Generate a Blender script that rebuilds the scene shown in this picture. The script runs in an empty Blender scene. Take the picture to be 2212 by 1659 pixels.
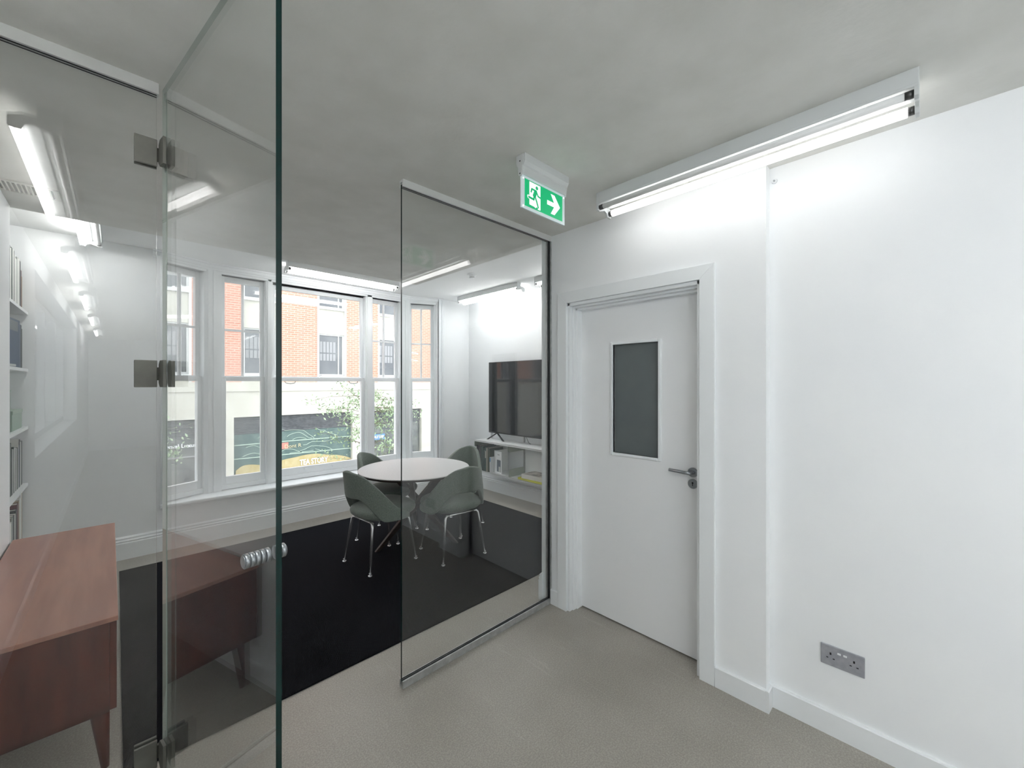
import bpy, bmesh, math, random
from mathutils import Vector, Matrix
random.seed(7)
S = bpy.context.scene
C = S.collection
PI = math.pi

# ---------------------------------------------------------------- camera, world, exposure
cam_d = bpy.data.cameras.new('camera'); cam = bpy.data.objects.new('camera', cam_d); C.objects.link(cam)
cam.location = (0, 0, 1.51); cam.rotation_euler = (PI/2, 0, math.radians(-44.27))
cam_d.sensor_width = 36; cam_d.lens = 36*879/2212; cam_d.clip_start = 0.02; cam_d.clip_end = 300
cam_d.shift_y = -0.0007
S.camera = cam
W = bpy.data.worlds.new('sky'); S.world = W; W.use_nodes = True
wn = W.node_tree.nodes; wl = W.node_tree.links
bg = wn['Background']
tc = wn.new('ShaderNodeTexCoord'); sp = wn.new('ShaderNodeSeparateXYZ'); rp = wn.new('ShaderNodeValToRGB')
wl.new(tc.outputs['Generated'], sp.inputs[0]); wl.new(sp.outputs['Z'], rp.inputs[0]); wl.new(rp.outputs[0], bg.inputs[0])
rp.color_ramp.elements[0].position = 0.0; rp.color_ramp.elements[0].color = (.80, .86, .93, 1)
rp.color_ramp.elements[1].position = 0.7; rp.color_ramp.elements[1].color = (.92, .96, 1, 1)
bg.inputs[1].default_value = 1.6
TUBE = 2.5
S.view_settings.view_transform = 'Standard'; S.view_settings.look = 'None'
S.view_settings.exposure = 1.55; S.view_settings.gamma = 1.0; S.view_settings.use_curve_mapping = False
cy = S.cycles
cy.use_denoising = True
cy.max_bounces = 14; cy.diffuse_bounces = 10; cy.glossy_bounces = 6; cy.transmission_bounces = 8; cy.transparent_max_bounces = 24
cy.caustics_reflective = False; cy.caustics_refractive = False; cy.sample_clamp_indirect = 6.0

# ---------------------------------------------------------------- materials
def mat(name, col, rough=.5, metal=0, spec=.5, emit=None, estr=1, sheen=0):
    m = bpy.data.materials.new(name); m.use_nodes = True
    b = m.node_tree.nodes['Principled BSDF']
    b.inputs['Base Color'].default_value = (*col, 1); b.inputs['Roughness'].default_value = rough
    b.inputs['Metallic'].default_value = metal; b.inputs['Specular IOR Level'].default_value = spec
    if sheen: b.inputs['Sheen Weight'].default_value = sheen
    if emit:
        b.inputs['Emission Color'].default_value = (*emit, 1); b.inputs['Emission Strength'].default_value = estr
    return m
def noisy(m, c1, c2, scale=20, detail=4, bump=0, stretch=(1,1,1), lo=.35, hi=.65, bscale=None):
    nt = m.node_tree; n = nt.nodes; l = nt.links; b = n['Principled BSDF']
    t = n.new('ShaderNodeTexCoord'); mp = n.new('ShaderNodeMapping'); mp.inputs['Scale'].default_value = stretch
    l.new(t.outputs['Object'], mp.inputs[0])
    nz = n.new('ShaderNodeTexNoise'); nz.inputs['Scale'].default_value = scale; nz.inputs['Detail'].default_value = detail
    l.new(mp.outputs[0], nz.inputs['Vector'])
    r = n.new('ShaderNodeValToRGB'); r.color_ramp.elements[0].position = lo; r.color_ramp.elements[1].position = hi
    r.color_ramp.elements[0].color = (*c1, 1); r.color_ramp.elements[1].color = (*c2, 1)
    l.new(nz.outputs['Fac'], r.inputs[0]); l.new(r.outputs[0], b.inputs['Base Color'])
    if bump:
        bp = n.new('ShaderNodeBump'); bp.inputs['Strength'].default_value = bump; bp.inputs['Distance'].default_value = .002
        n2 = n.new('ShaderNodeTexNoise'); n2.inputs['Scale'].default_value = bscale or scale*3; n2.inputs['Detail'].default_value = 3
        l.new(mp.outputs[0], n2.inputs['Vector'])
        l.new(n2.outputs['Fac'], bp.inputs['Height']); l.new(bp.outputs[0], b.inputs['Normal'])
    return m
M_wall = noisy(mat('white_wall_paint', (.80,.82,.83), .6, spec=.3), (.85,.868,.885), (.875,.89,.90), 3, 5, .15, bscale=60)
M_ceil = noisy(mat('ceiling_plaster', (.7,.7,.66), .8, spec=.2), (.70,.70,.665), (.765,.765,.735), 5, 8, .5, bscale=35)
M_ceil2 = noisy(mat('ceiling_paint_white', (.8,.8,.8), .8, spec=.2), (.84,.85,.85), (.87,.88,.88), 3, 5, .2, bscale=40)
M_gloss = mat('white_gloss_paint', (.82,.845,.86), .28, spec=.5)
M_door = noisy(mat('door_paint', (.76,.78,.79), .42), (.83,.845,.86), (.85,.86,.87), 2.5, 4)
M_winp = mat('window_joinery_paint', (.84,.865,.88), .35)
M_alu = noisy(mat('anodised_channel', (.5,.51,.51), .4, .6), (.44,.45,.45), (.56,.57,.57), 30, 3, 0, (1,1,1))
M_whitech = mat('white_channel', (.72,.73,.72), .4)
M_chrome = mat('chrome', (.80,.81,.82), .22, .8)
M_steel = noisy(mat('satin_steel', (.42,.42,.40), .30, 1), (.36,.385,.41), (.46,.485,.51), 14, 4)
M_hinge = noisy(mat('dull_hinge_steel', (.2,.2,.18), .5, .6), (.15,.15,.135), (.19,.19,.17), 14, 4)
M_black = mat('black_plastic', (.012,.013,.015), .35)
M_gasket = mat('black_gasket', (.004,.004,.005), .5)
M_tubeoff = mat('unlit_tube_glass', (.85,.86,.85), .25)
M_tube = mat('lit_tube', (.9,.9,.9), .5, emit=(1.0,.985,.97), estr=TUBE)
M_tube2 = mat('lit_tube_meeting_side', (.9,.9,.9), .5, emit=(1.0,.985,.97), estr=TUBE*2.8)
M_tube3 = mat('lit_tube_office', (.9,.9,.9), .5, emit=(1.0,.985,.97), estr=TUBE*3.8)
M_fix = mat('fitting_enamel', (.62,.64,.64), .35)
M_capend = mat('tube_end_cap', (.10,.10,.10), .3, .7)
M_plate = noisy(mat('brushed_plate', (.42,.43,.47), .42, .5), (.38,.39,.44), (.46,.47,.51), 40, 3)
M_screen = mat('dark_screen', (.006,.007,.009), .06, spec=.55)
M_vision = noisy(mat('obscured_dark_glass', (.12,.14,.145), .3), (.115,.135,.14), (.13,.15,.152), 6, 3)
M_slot = mat('socket_slot', (.005,.005,.006), .6)
M_floor = mat('resin_floor', (.3,.3,.27), .36, spec=.5)
def floor_nodes(m):
    nt = m.node_tree; n = nt.nodes; l = nt.links; b = n['Principled BSDF']
    t = n.new('ShaderNodeTexCoord')
    def nz(s, d, st=(1,1,1), off=(0,0,0)):
        mp = n.new('ShaderNodeMapping'); mp.inputs['Scale'].default_value = st; mp.inputs['Location'].default_value = off
        l.new(t.outputs['Object'], mp.inputs[0])
        x = n.new('ShaderNodeTexNoise'); x.inputs['Scale'].default_value = s; x.inputs['Detail'].default_value = d
        l.new(mp.outputs[0], x.inputs['Vector']); return x
    a = nz(2.2, 6); r = n.new('ShaderNodeValToRGB')
    r.color_ramp.elements[0].position = .3; r.color_ramp.elements[1].position = .72
    r.color_ramp.elements[0].color = (.31,.29,.26,1); r.color_ramp.elements[1].color = (.385,.365,.33,1)
    l.new(a.outputs['Fac'], r.inputs[0])
    sp_ = nz(160, 2); r2 = n.new('ShaderNodeValToRGB')
    r2.color_ramp.elements[0].position = .40; r2.color_ramp.elements[0].color = (.86,.86,.85,1)
    r2.color_ramp.elements[1].position = .66; r2.color_ramp.elements[1].color = (1.14,1.14,1.12,1)
    l.new(sp_.outputs['Fac'], r2.inputs[0])
    mx = n.new('ShaderNodeMixRGB'); mx.blend_type = 'MULTIPLY'; mx.inputs[0].default_value = 1
    l.new(r.outputs[0], mx.inputs[1]); l.new(r2.outputs[0], mx.inputs[2])
    sc = nz(1.6, 2, (9, .6, 1), (3, 1, 0)); r3 = n.new('ShaderNodeValToRGB')     # fine scuffs
    r3.color_ramp.elements[0].position = .495; r3.color_ramp.elements[0].color = (0,0,0,1)
    r3.color_ramp.elements[1].position = .50; r3.color_ramp.elements[1].color = (.10,.10,.10,1)
    e = r3.color_ramp.elements.new(.505); e.color = (0,0,0,1)
    l.new(sc.outputs['Fac'], r3.inputs[0])
    ad = n.new('ShaderNodeMixRGB'); ad.blend_type = 'ADD'; ad.inputs[0].default_value = .35
    l.new(mx.outputs[0], ad.inputs[1]); l.new(r3.outputs[0], ad.inputs[2]); l.new(ad.outputs[0], b.inputs['Base Color'])
    rr = n.new('ShaderNodeMapRange'); rr.inputs[3].default_value = .30; rr.inputs[4].default_value = .46
    l.new(a.outputs['Fac'], rr.inputs[0]); l.new(rr.outputs[0], b.inputs['Roughness'])
floor_nodes(M_floor)
M_rug = mat('charcoal_flatweave', (.014,.015,.019), .95, spec=.08)
def rug_nodes(m):
    nt = m.node_tree; n = nt.nodes; l = nt.links; b = n['Principled BSDF']
    t = n.new('ShaderNodeTexCoord'); mp = n.new('ShaderNodeMapping'); mp.inputs['Rotation'].default_value = (0,0,.5)
    l.new(t.outputs['Object'], mp.inputs[0])
    w = n.new('ShaderNodeTexWave'); w.inputs['Scale'].default_value = 62; w.inputs['Distortion'].default_value = .6; w.inputs['Detail'].default_value = 1
    l.new(mp.outputs[0], w.inputs['Vector'])
    r = n.new('ShaderNodeValToRGB'); r.color_ramp.elements[0].color = (.0035,.004,.006,1); r.color_ramp.elements[1].color = (.013,.0135,.017,1)
    l.new(w.outputs['Fac'], r.inputs[0]); l.new(r.outputs[0], b.inputs['Base Color'])
    bp = n.new('ShaderNodeBump'); bp.inputs['Strength'].default_value = .6; bp.inputs['Distance'].default_value = .003
    l.new(w.outputs['Fac'], bp.inputs['Height']); l.new(bp.outputs[0], b.inputs['Normal'])
rug_nodes(M_rug)
M_fab = noisy(mat('grey_green_upholstery', (.10,.13,.11), .95, spec=.15, sheen=.25), (.14,.17,.15), (.21,.24,.215), 160, 3, .5, bscale=400)
M_tabtop = noisy(mat('speckled_white_laminate', (.62,.6,.6), .45), (.58,.58,.59), (.68,.68,.68), 120, 3)
M_wenge = noisy(mat('dark_stained_wood', (.03,.02,.018), .4), (.022,.014,.012), (.05,.03,.026), 12, 5, 0, (1,1,8))
M_mahog_shaded = noisy(mat('mahogany_veneer_shaded', (.13,.035,.022), .45, spec=.3), (.055,.006,.005), (.11,.018,.010), 5, 6, .1, (3,.5,.5))  # sideboard body: shade on its faces is put into this darker colour
M_mahtop_lit = noisy(mat('mahogany_top_lit', (.30,.13,.09), .30), (.30,.13,.095), (.40,.19,.135), 4, 6, .1, (4,.4,1))  # same wood, painted lighter for the light reflected off the top
M_shelf = mat('white_shelf_steel', (.78,.8,.8), .35)
M_sheet = mat('grey_green_steel', (.42,.47,.42), .45)
M_leaf = noisy(mat('leaf', (.22,.36,.14), .5), (.16,.24,.12), (.32,.40,.25), 5, 2)
M_bark = noisy(mat('bark', (.12,.09,.06), .9), (.08,.06,.045), (.18,.14,.1), 20, 4)
M_stone = noisy(mat('cream_stone', (.80,.77,.68), .8, spec=.2), (.44,.42,.36), (.50,.48,.42), 1.5, 6)
M_wstone = mat('white_painted_trim', (.56,.56,.54), .6)
M_louv = noisy(mat('grey_louvre', (.22,.23,.24), .6), (.10,.105,.11), (.17,.175,.18), 8, 4)
M_shopg = noisy(mat('green_painted_hoarding', (.10,.17,.15), .6), (.060,.10,.092), (.10,.145,.13), 2.5, 6)
M_shopd = noisy(mat('dark_shop_glass', (.10,.11,.11), .2), (.055,.062,.062), (.13,.135,.12), 3, 5)
M_hill = noisy(mat('yellow_hill_paint', (.62,.55,.30), .7), (.36,.29,.13), (.42,.35,.19), 4, 4)
M_line = mat('pale_mural_line', (.32,.40,.33), .7)
M_scrib = mat('cream_lettering', (.5,.45,.28), .7)
M_white = mat('white_lettering', (.85,.85,.85), .6)
M_redp = mat('pink_red_paint', (.42,.19,.15), .7)
M_bluep = mat('blue_sign', (.10,.22,.45), .5)
M_wglass = noisy(mat('far_window_glass', (.16,.17,.18), .12, spec=.6), (.08,.085,.09), (.15,.155,.155), .8, 5)
M_curt = mat('pale_blind', (.26,.26,.26), .8)
M_street = noisy(mat('street_paving', (.42,.41,.39), .8), (.30,.29,.28), (.40,.39,.37), 1.5, 5)
M_green = mat('exit_green', (.0,.26,.10), .4, emit=(.0,.36,.13), estr=.3)
M_exitw = mat('exit_white', (.9,.9,.9), .4, emit=(.9,.93,.95), estr=.2)
M_acryl = mat('frosted_acrylic', (.72,.80,.82), .2, emit=(.8,.95,1), estr=.04)
M_vent = mat('vent_enamel', (.60,.61,.56), .5)
M_ventd = mat('vent_shadow_gap', (.10,.10,.09), .7)
def brick_mat():
    m = mat('orange_brick', (.6,.25,.16), .85, spec=.15); nt = m.node_tree; n = nt.nodes; l = nt.links; b = n['Principled BSDF']
    t = n.new('ShaderNodeTexCoord'); s = n.new('ShaderNodeSeparateXYZ'); c = n.new('ShaderNodeCombineXYZ')
    l.new(t.outputs['Object'], s.inputs[0]); l.new(s.outputs['X'], c.inputs['X']); l.new(s.outputs['Z'], c.inputs['Y'])
    k = n.new('ShaderNodeTexBrick'); k.inputs['Scale'].default_value = 1
    k.inputs['Brick Width'].default_value = .24; k.inputs['Row Height'].default_value = .08; k.inputs['Mortar Size'].default_value = .010
    k.inputs['Color1'].default_value = (.50,.235,.165,1); k.inputs['Color2'].default_value = (.44,.20,.14,1); k.inputs['Mortar'].default_value = (.56,.43,.35,1)
    k.inputs['Mortar Smooth'].default_value = .3
    l.new(c.outputs[0], k.inputs['Vector']); l.new(k.outputs['Color'], b.inputs['Base Color'])
    bp = n.new('ShaderNodeBump'); bp.invert = True; bp.inputs['Strength'].default_value = .5; bp.inputs['Distance'].default_value = .01
    l.new(k.outputs['Fac'], bp.inputs['Height']); l.new(bp.outputs[0], b.inputs['Normal'])
    return m
M_brick = brick_mat()
def glass_mat(name, tint, f0=.045):
    m = bpy.data.materials.new(name); m.use_nodes = True; nt = m.node_tree; n = nt.nodes; l = nt.links
    n.remove(n['Principled BSDF']); out = n['Material Output']
    tr = n.new('ShaderNodeBsdfTransparent'); tr.inputs[0].default_value = (*tint, 1)
    gl = n.new('ShaderNodeBsdfGlossy'); gl.inputs['Roughness'].default_value = 0; gl.inputs[0].default_value = (1,1,1,1)
    lw = n.new('ShaderNodeLayerWeight'); lw.inputs['Blend'].default_value = .5
    p = n.new('ShaderNodeMath'); p.operation = 'POWER'; p.inputs[1].default_value = 5; l.new(lw.outputs['Facing'], p.inputs[0])
    q = n.new('ShaderNodeMath'); q.operation = 'MULTIPLY_ADD'; q.inputs[1].default_value = 1-f0; q.inputs[2].default_value = f0
    l.new(p.outputs[0], q.inputs[0])
    mx = n.new('ShaderNodeMixShader'); l.new(q.outputs[0], mx.inputs[0]); l.new(tr.outputs[0], mx.inputs[1]); l.new(gl.outputs[0], mx.inputs[2])
    l.new(mx.outputs[0], out.inputs['Surface'])
    return m
M_glass = glass_mat('partition_glass', (.985,.992,.989), .047)
M_pane = glass_mat('window_pane_glass', (.985,.99,.99), .035)
M_gedge2 = mat('pale_glass_edge', (.36,.42,.38), .15, spec=.6)
M_gedge = mat('green_glass_edge', (.0,.020,.019), .18, spec=.5)

# ---------------------------------------------------------------- mesh helpers
def BM(): return bmesh.new()
def bx(bm, x0, x1, y0, y1, z0, z1, mi=0):
    v = [bm.verts.new(p) for p in ((x0,y0,z0),(x1,y0,z0),(x1,y1,z0),(x0,y1,z0),(x0,y0,z1),(x1,y0,z1),(x1,y1,z1),(x0,y1,z1))]
    for f in ((0,3,2,1),(4,5,6,7),(0,1,5,4),(1,2,6,5),(2,3,7,6),(3,0,4,7)):
        fc = bm.faces.new([v[i] for i in f]); fc.material_index = mi
    return bm
def prism(bm, pts, z0, z1, mi=0):
    n = len(pts)
    a = [bm.verts.new((p[0],p[1],z0)) for p in pts]; b = [bm.verts.new((p[0],p[1],z1)) for p in pts]
    fs = [bm.faces.new(list(reversed(a))), bm.faces.new(b)]
    for i in range(n): fs.append(bm.faces.new((a[i],a[(i+1)%n],b[(i+1)%n],b[i])))
    for f in fs: f.material_index = mi
    bmesh.ops.recalc_face_normals(bm, faces=fs)
    return bm
def extr(bm, pts, axis, a0, a1, mi=0):
    """closed outline of (p,q) pairs extruded along an axis: 'x': (y,z), 'y': (x,z)"""
    f = {'x': lambda p,a: (a,p[0],p[1]), 'y': lambda p,a: (p[0],a,p[1])}[axis]
    n = len(pts); A = [bm.verts.new(f(p,a0)) for p in pts]; B = [bm.verts.new(f(p,a1)) for p in pts]
    fs = [bm.faces.new(A), bm.faces.new(list(reversed(B)))]
    for i in range(n): fs.append(bm.faces.new((A[i],B[i],B[(i+1)%n],A[(i+1)%n])))
    for g in fs: g.material_index = mi
    bmesh.ops.recalc_face_normals(bm, faces=fs)
    return bm
def tube(bm, pts, rad, n=10, mi=0, cap=True):
    pts = [Vector(p) for p in pts]; rad = rad if isinstance(rad,(list,tuple)) else [rad]*len(pts)
    rings = []; up = None
    for i, p in enumerate(pts):
        d = (pts[min(i+1,len(pts)-1)] - pts[max(i-1,0)]).normalized()
        if up is None:
            up = Vector((0,0,1)) if abs(d.z) < .9 else Vector((1,0,0))
        a = d.cross(up).normalized(); up2 = a.cross(d).normalized(); up = up2
        rings.append([bm.verts.new(p + rad[i]*(math.cos(2*PI*k/n)*a + math.sin(2*PI*k/n)*up2)) for k in range(n)])
    fs = []
    for i in range(len(rings)-1):
        for k in range(n):
            f = bm.faces.new((rings[i][k], rings[i][(k+1)%n], rings[i+1][(k+1)%n], rings[i+1][k])); f.smooth = True; fs.append(f)
    if cap:
        fs.append(bm.faces.new(rings[0])); fs.append(bm.faces.new(list(reversed(rings[-1]))))
    for f in fs: f.material_index = mi
    bmesh.ops.recalc_face_normals(bm, faces=fs)
    return bm
def lathe(bm, prof, n=48, mi=None, c=(0,0,0)):
    rings = [[bm.verts.new((c[0]+r*math.cos(2*PI*k/n), c[1]+r*math.sin(2*PI*k/n), c[2]+z)) for k in range(n)] for r,z in prof]
    fs = []
    for i in range(len(rings)-1):
        for k in range(n):
            f = bm.faces.new((rings[i][k], rings[i][(k+1)%n], rings[i+1][(k+1)%n], rings[i+1][k]))
            f.material_index = mi[i] if mi else 0; fs.append(f)
    a = bm.faces.new(list(reversed(rings[0]))); b = bm.faces.new(rings[-1])
    a.material_index = mi[0] if mi else 0; b.material_index = mi[-1] if mi else 0
    bmesh.ops.recalc_face_normals(bm, faces=fs+[a,b])
    return bm
def obj(name, bm, m, parent=None, kind=None, label=None, bevel=0, seg=2):
    me = bpy.data.meshes.new(name); bm.to_mesh(me); bm.free()
    for x in (m if isinstance(m,(list,tuple)) else [m]): me.materials.append(x)
    o = bpy.data.objects.new(name, me); C.objects.link(o)
    if parent is not None: o.parent = parent
    if kind: o['kind'] = kind
    if label: o['label'] = label
    if bevel:
        b = o.modifiers.new('bevel','BEVEL'); b.width = bevel; b.segments = seg; b.limit_method = 'ANGLE'
    return o
def box(name, x0,x1,y0,y1,z0,z1, m, parent=None, **k): return obj(name, bx(BM(),x0,x1,y0,y1,z0,z1), m, parent, **k)
def tag(o, label, cat, group=None):
    o['label'] = label; o['category'] = cat
    if group: o['group'] = group
    return o
def thing(name, label, cat, loc=(0,0,0), rz=0, group=None):
    o = bpy.data.objects.new(name, None); C.objects.link(o); o.location = loc; o.rotation_euler = (0,0,rz)
    o.empty_display_size = .1
    return tag(o, label, cat, group)
def setting(name, loc=(0,0,0), rz=0, label=None):
    o = bpy.data.objects.new(name, None); C.objects.link(o); o.location = loc; o.rotation_euler = (0,0,rz); o['kind'] = 'structure'
    if label: o['label'] = label
    return o
def struct(name, bm, m, label=None, bevel=0, parent=None): return obj(name, bm, m, parent, kind='structure', label=label, bevel=bevel)
def kids(o): return [c for c in bpy.data.objects if c.parent == o]
def copy_tree(o, parent=None):
    c = o.copy(); C.objects.link(c); c.parent = parent
    for ch in kids(o): copy_tree(ch, c)
    return c
def text(name, s, size, loc, m, parent=None, rot=(PI/2,0,0), ext=.004, sx=1, bold=0):
    cu = bpy.data.curves.new(name,'FONT'); cu.body = s; cu.size = size; cu.extrude = ext; cu.align_x = 'CENTER'; cu.align_y = 'CENTER'; cu.offset = bold
    cu.resolution_u = 3
    t = bpy.data.objects.new(name+'_src', cu); C.objects.link(t)
    bpy.context.view_layer.update()
    dg = bpy.context.evaluated_depsgraph_get()
    me = bpy.data.meshes.new_from_object(t.evaluated_get(dg)); bpy.data.objects.remove(t)
    me.materials.clear(); me.materials.append(m)
    o = bpy.data.objects.new(name, me); C.objects.link(o); o.location = loc; o.rotation_euler = rot; o.scale = (sx,1,1)
    if parent is not None: o.parent = parent
    return o

def ring(bm, u0,u1, v0,v1, z0,z1, s, b, t):
    bx(bm, u0,u0+s, v0,v1, z0,z1); bx(bm, u1-s,u1, v0,v1, z0,z1); bx(bm, u0+s,u1-s, v0,v1, z0,z0+b); bx(bm, u0+s,u1-s, v0,v1, z1-t,z1)

# ---------------------------------------------------------------- room shell
H = 2.52; H2 = 2.705; YP = 1.83; YB = 4.84; XR = 2.15; XE = 3.81
struct('floor', bx(BM(), -1.4,4.1, -9.4,5.2, -.1,0), M_floor, 'grey beige speckled resin floor with faint scuffs')
bm = BM(); bx(bm, -1.3,2.45, -9.4,1.88, H,H+.3); bx(bm, -1.3,2.215, 1.88,3.68, H,H2)
struct('ceiling', bm, M_ceil, 'grey white plaster ceiling, lower part over the entrance side')
struct('ceiling_over_window_side', bx(BM(), -1.3,4.1, 1.80,5.4, H2,H2+.15), M_ceil2, 'brighter raised white ceiling along the bay window and screen wall')
# right wall with the door opening (face x = 2.15), then the recessed stretch (face x = 2.21)
D0, D1, DH = .82, 1.677, 2.04
bm = BM(); bx(bm, XR,2.45, .526,D0, 0,H); bx(bm, XR,2.45, D1,1.88, 0,H); bx(bm, XR,2.45, D0,D1, DH,H)
struct('wall_right', bm, M_wall, 'white wall with the door')
struct('wall_right_recess', bx(BM(), 2.21,2.45, -9.4,.526, 0,H), M_wall, 'white wall set back beyond the corner of the door wall')
struct('wall_door_recess', bx(BM(), 2.33,2.45, D0,D1, 0,DH), M_wall)
struct('wall_front', bx(BM(), 2.3,4.1, 1.78,1.88, 0,H2), M_wall)
struct('wall_east', bx(BM(), XE,4.1, 1.78,5.3, 0,H2), M_wall, 'white wall behind the television')
bm = BM(); bx(bm, -1.3,-.43, -1.0,3.65, 0,H); bx(bm, -1.3,-.43, -9.4,-5.6, 0,H); bx(bm, -.75,-.43, -5.6,-1.0, 0,.95); bx(bm, -.75,-.43, -5.6,-1.0, 2.36,H+.3)
w6 = setting('window_6', (-.60,-5.6,.95), PI/2)  # unseen window, added behind the camera for bluish side light on the right wall
wb = BM(); ring(wb, 0,4.6, -.03,.03, 0,1.41, .05,.06,.05)
for k in (1,2,3): bx(wb, 1.15*k-.025,1.15*k+.025, -.03,.03, .06,1.36)
obj('window_frame', wb, M_winp, w6)
for k in range(4): obj('pane', bx(BM(), 1.15*k+.03,1.15*k+1.12, -.003,.003, .06,1.36), M_pane, w6)
struct('wall_left', bm, M_wall, 'white projecting wall beside the sideboard')
struct('wall_left_alcove', bx(BM(), -1.3,-.79, 3.65,5.3, 0,H2), M_wall, 'white alcove wall behind the shelves')
struct('wall_rear', bx(BM(), -1.3,2.45, -9.5,-9.4, 0,H), M_wall)
B0, B1 = .295, 3.29
bm = BM(); bx(bm, -.79,B0, YB,4.95, 0,H2); bx(bm, B1,XE, YB,4.95, 0,H2); bx(bm, B0,B1, YB,4.95, 0,.385)
struct('wall_back', bm, M_wall, 'white wall around and below the bay window')
bm = BM(); bx(bm, 0,0+.0001, 0,.0001, 0,.0001); bm.free()

def skirt(name, axis, a0, a1, face, sgn, h=.10, t=.016, moulded=False, label=None):
    """skirting along an axis; face = wall plane, sgn = side of the room"""
    if moulded:
        pr = [(0,0),(t,0),(t,h*.72),(t*.75,h*.76),(t*.95,h*.82),(t*.6,h*.88),(t*.7,h*.94),(t*.3,h),(0,h)]
    else:
        pr = [(0,0),(t,0),(t,h-.004),(t-.004,h),(0,h)]
    bm = BM()
    if axis == 'y': extr(bm, [(face+sgn*p, q) for p,q in pr], 'y', a0, a1)
    else: extr(bm, [(face+sgn*p, q) for p,q in pr], 'x', a0, a1)
    return struct(name, bm, M_gloss, label)
skirt('baseboard_right', 'y', .5265, .745, XR, -1)
skirt('baseboard_right_return', 'x', XR-.016, 2.1935, .5262, -1)
skirt('baseboard_right_recess', 'y', -9.4, .5258, 2.21, -1)
skirt('baseboard_door_side', 'y', 1.752, 1.812, XR, -1)
skirt('baseboard_back', 'x', -.79, XE, YB, -1, .19, .03, True, 'white moulded skirting under the bay window')
skirt('baseboard_east', 'y', 1.88, YB, XE, -1, .19, .03, True, 'white moulded skirting on the television wall')
skirt('baseboard_left', 'y', -9.4, 3.65, -.43, 1)
skirt('baseboard_front', 'x', 2.12, XE, 1.88, 1, .19, .03, True)
struct('trim_wall_end', bx(BM(), XR-.012,XR, 1.845,1.895, 0,H), M_gloss)

# ---------------------------------------------------------------- door in the right wall
bm = BM(); aw = .073; X0 = XR-.017
extr(bm, [(D0-aw,0),(D0,0),(D0,DH),(D0-aw,DH+aw)], 'x', X0, XR); extr(bm, [(D1+aw,0),(D1+aw,DH+aw),(D1,DH),(D1,0)], 'x', X0, XR); extr(bm, [(D0,DH),(D1,DH),(D1+aw,DH+aw),(D0-aw,DH+aw)], 'x', X0, XR)
struct('trim_door', bm, M_gloss, 'flat white architrave around the door', bevel=.0012)
bm = BM(); bx(bm, XR,2.33, D0,D0+.018, 0,DH); bx(bm, XR,2.33, D1-.018,D1, 0,DH); bx(bm, XR,2.33, D0,D1, DH-.02,DH)
for q in (.03,.062):   # stepped stops
    bx(bm, XR+q,2.33, D1-.018-.008*(q/.03),D1-.018, 0,DH-.02); bx(bm, XR+q,2.33, D0+.018,D0+.018+.004, 0,DH-.02); bx(bm, XR+q,2.33, D0+.018,D1-.018, DH-.02-.012*(q/.03),DH-.02)
struct('trim_door_lining', bm, M_gloss, 'white stepped door lining', bevel=.002)
XL = 2.258
door = setting('door_1', (XL,D0+.018,0), 0, 'flush white door with a dark vision panel and steel lever handle')
lw_ = D1-.036-D0-.004
vy0, vy1, vz0, vz1 = 1.098-.838, 1.398-.838, 1.075, 1.752
bm = BM(); bx(bm, 0,.044, .002,vy0, .010,2.006); bx(bm, 0,.044, vy1,lw_, .010,2.006); bx(bm, 0,.044, vy0,vy1, .010,vz0); bx(bm, 0,.044, vy0,vy1, vz1,2.006)
obj('door_leaf', bm, M_door, door)
bm = BM(); b_ = .018
bx(bm, -.010,.02, vy0-b_,vy0, vz0-b_,vz1+b_); bx(bm, -.010,.02, vy1,vy1+b_, vz0-b_,vz1+b_); bx(bm, -.010,.02, vy0,vy1, vz0-b_,vz0); bx(bm, -.010,.02, vy0,vy1, vz1,vz1+b_)
obj('panel_bead', bm, M_gloss, door, bevel=.004)
box('vision_panel', .018,.026, vy0,vy1, vz0,vz1, M_vision, door, label='dark obscured glass panel')
bm = BM(); tube(bm, [(0,.062,1.024),(-.009,.062,1.024)], .026, 24); tube(bm, [(-.009,.062,1.024),(-.048,.062,1.024)], .010, 14)
tube(bm, [(-.046,.052,1.024),(-.048,.075,1.025),(-.048,.175,1.029)], [.0095,.010,.009], 14)
obj('lever_handle', bm, M_steel, door, label='satin steel lever handle')
bm = BM(); tube(bm, [(0,.062,.962),(-.008,.062,.962)], .026, 24)
e = obj('escutcheon', bm, M_steel, door)
bm = BM(); tube(bm, [(-.008,.062,.967),(-.0088,.062,.967)], .005, 10); bx(bm, -.0088,-.008, .060,.064, .951,.966)
obj('keyhole', bm, M_slot, e)

# ---------------------------------------------------------------- glass partition
GT = .012
def pane_box(bm, x0,x1,y0,y1,z0,z1, thin, pale=()):
    """glass slab: faces across the thin axis are glass (slot 0), the rest polished green edge (slot 1)"""
    bx(bm, x0,x1,y0,y1,z0,z1)
    bm.normal_update()
    for f in bm.faces:
        a = max(range(3), key=lambda i: abs(f.normal[i])); f.material_index = 0 if a == thin else 1
        if a != thin and (a, f.normal[a] > 0) in pale: f.material_index = 2
    return bm
GE = [M_glass, M_gedge, M_gedge2]
fp = thing('glass_partition_panel', 'fixed floor-to-ceiling clear glass panel in front of the table, right of the doorway', 'glass panel', (1.017,YP,0))
L_ = XR-1.017
obj('glass_pane', pane_box(BM(), 0,L_-.012, -GT/2,GT/2, .03,H-.025, 1), GE, fp)
def channel(name, x1, up, m, par):
    g = GT/2+.002; p = [(-.017,0),(.017,0),(.017,.036),(g,.036),(g,.012),(-g,.012),(-g,.036),(-.017,.036)]
    return obj(name, extr(BM(), [(a, b if up else H-b) for a,b in p], 'x', 0, x1), m, par)
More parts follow.
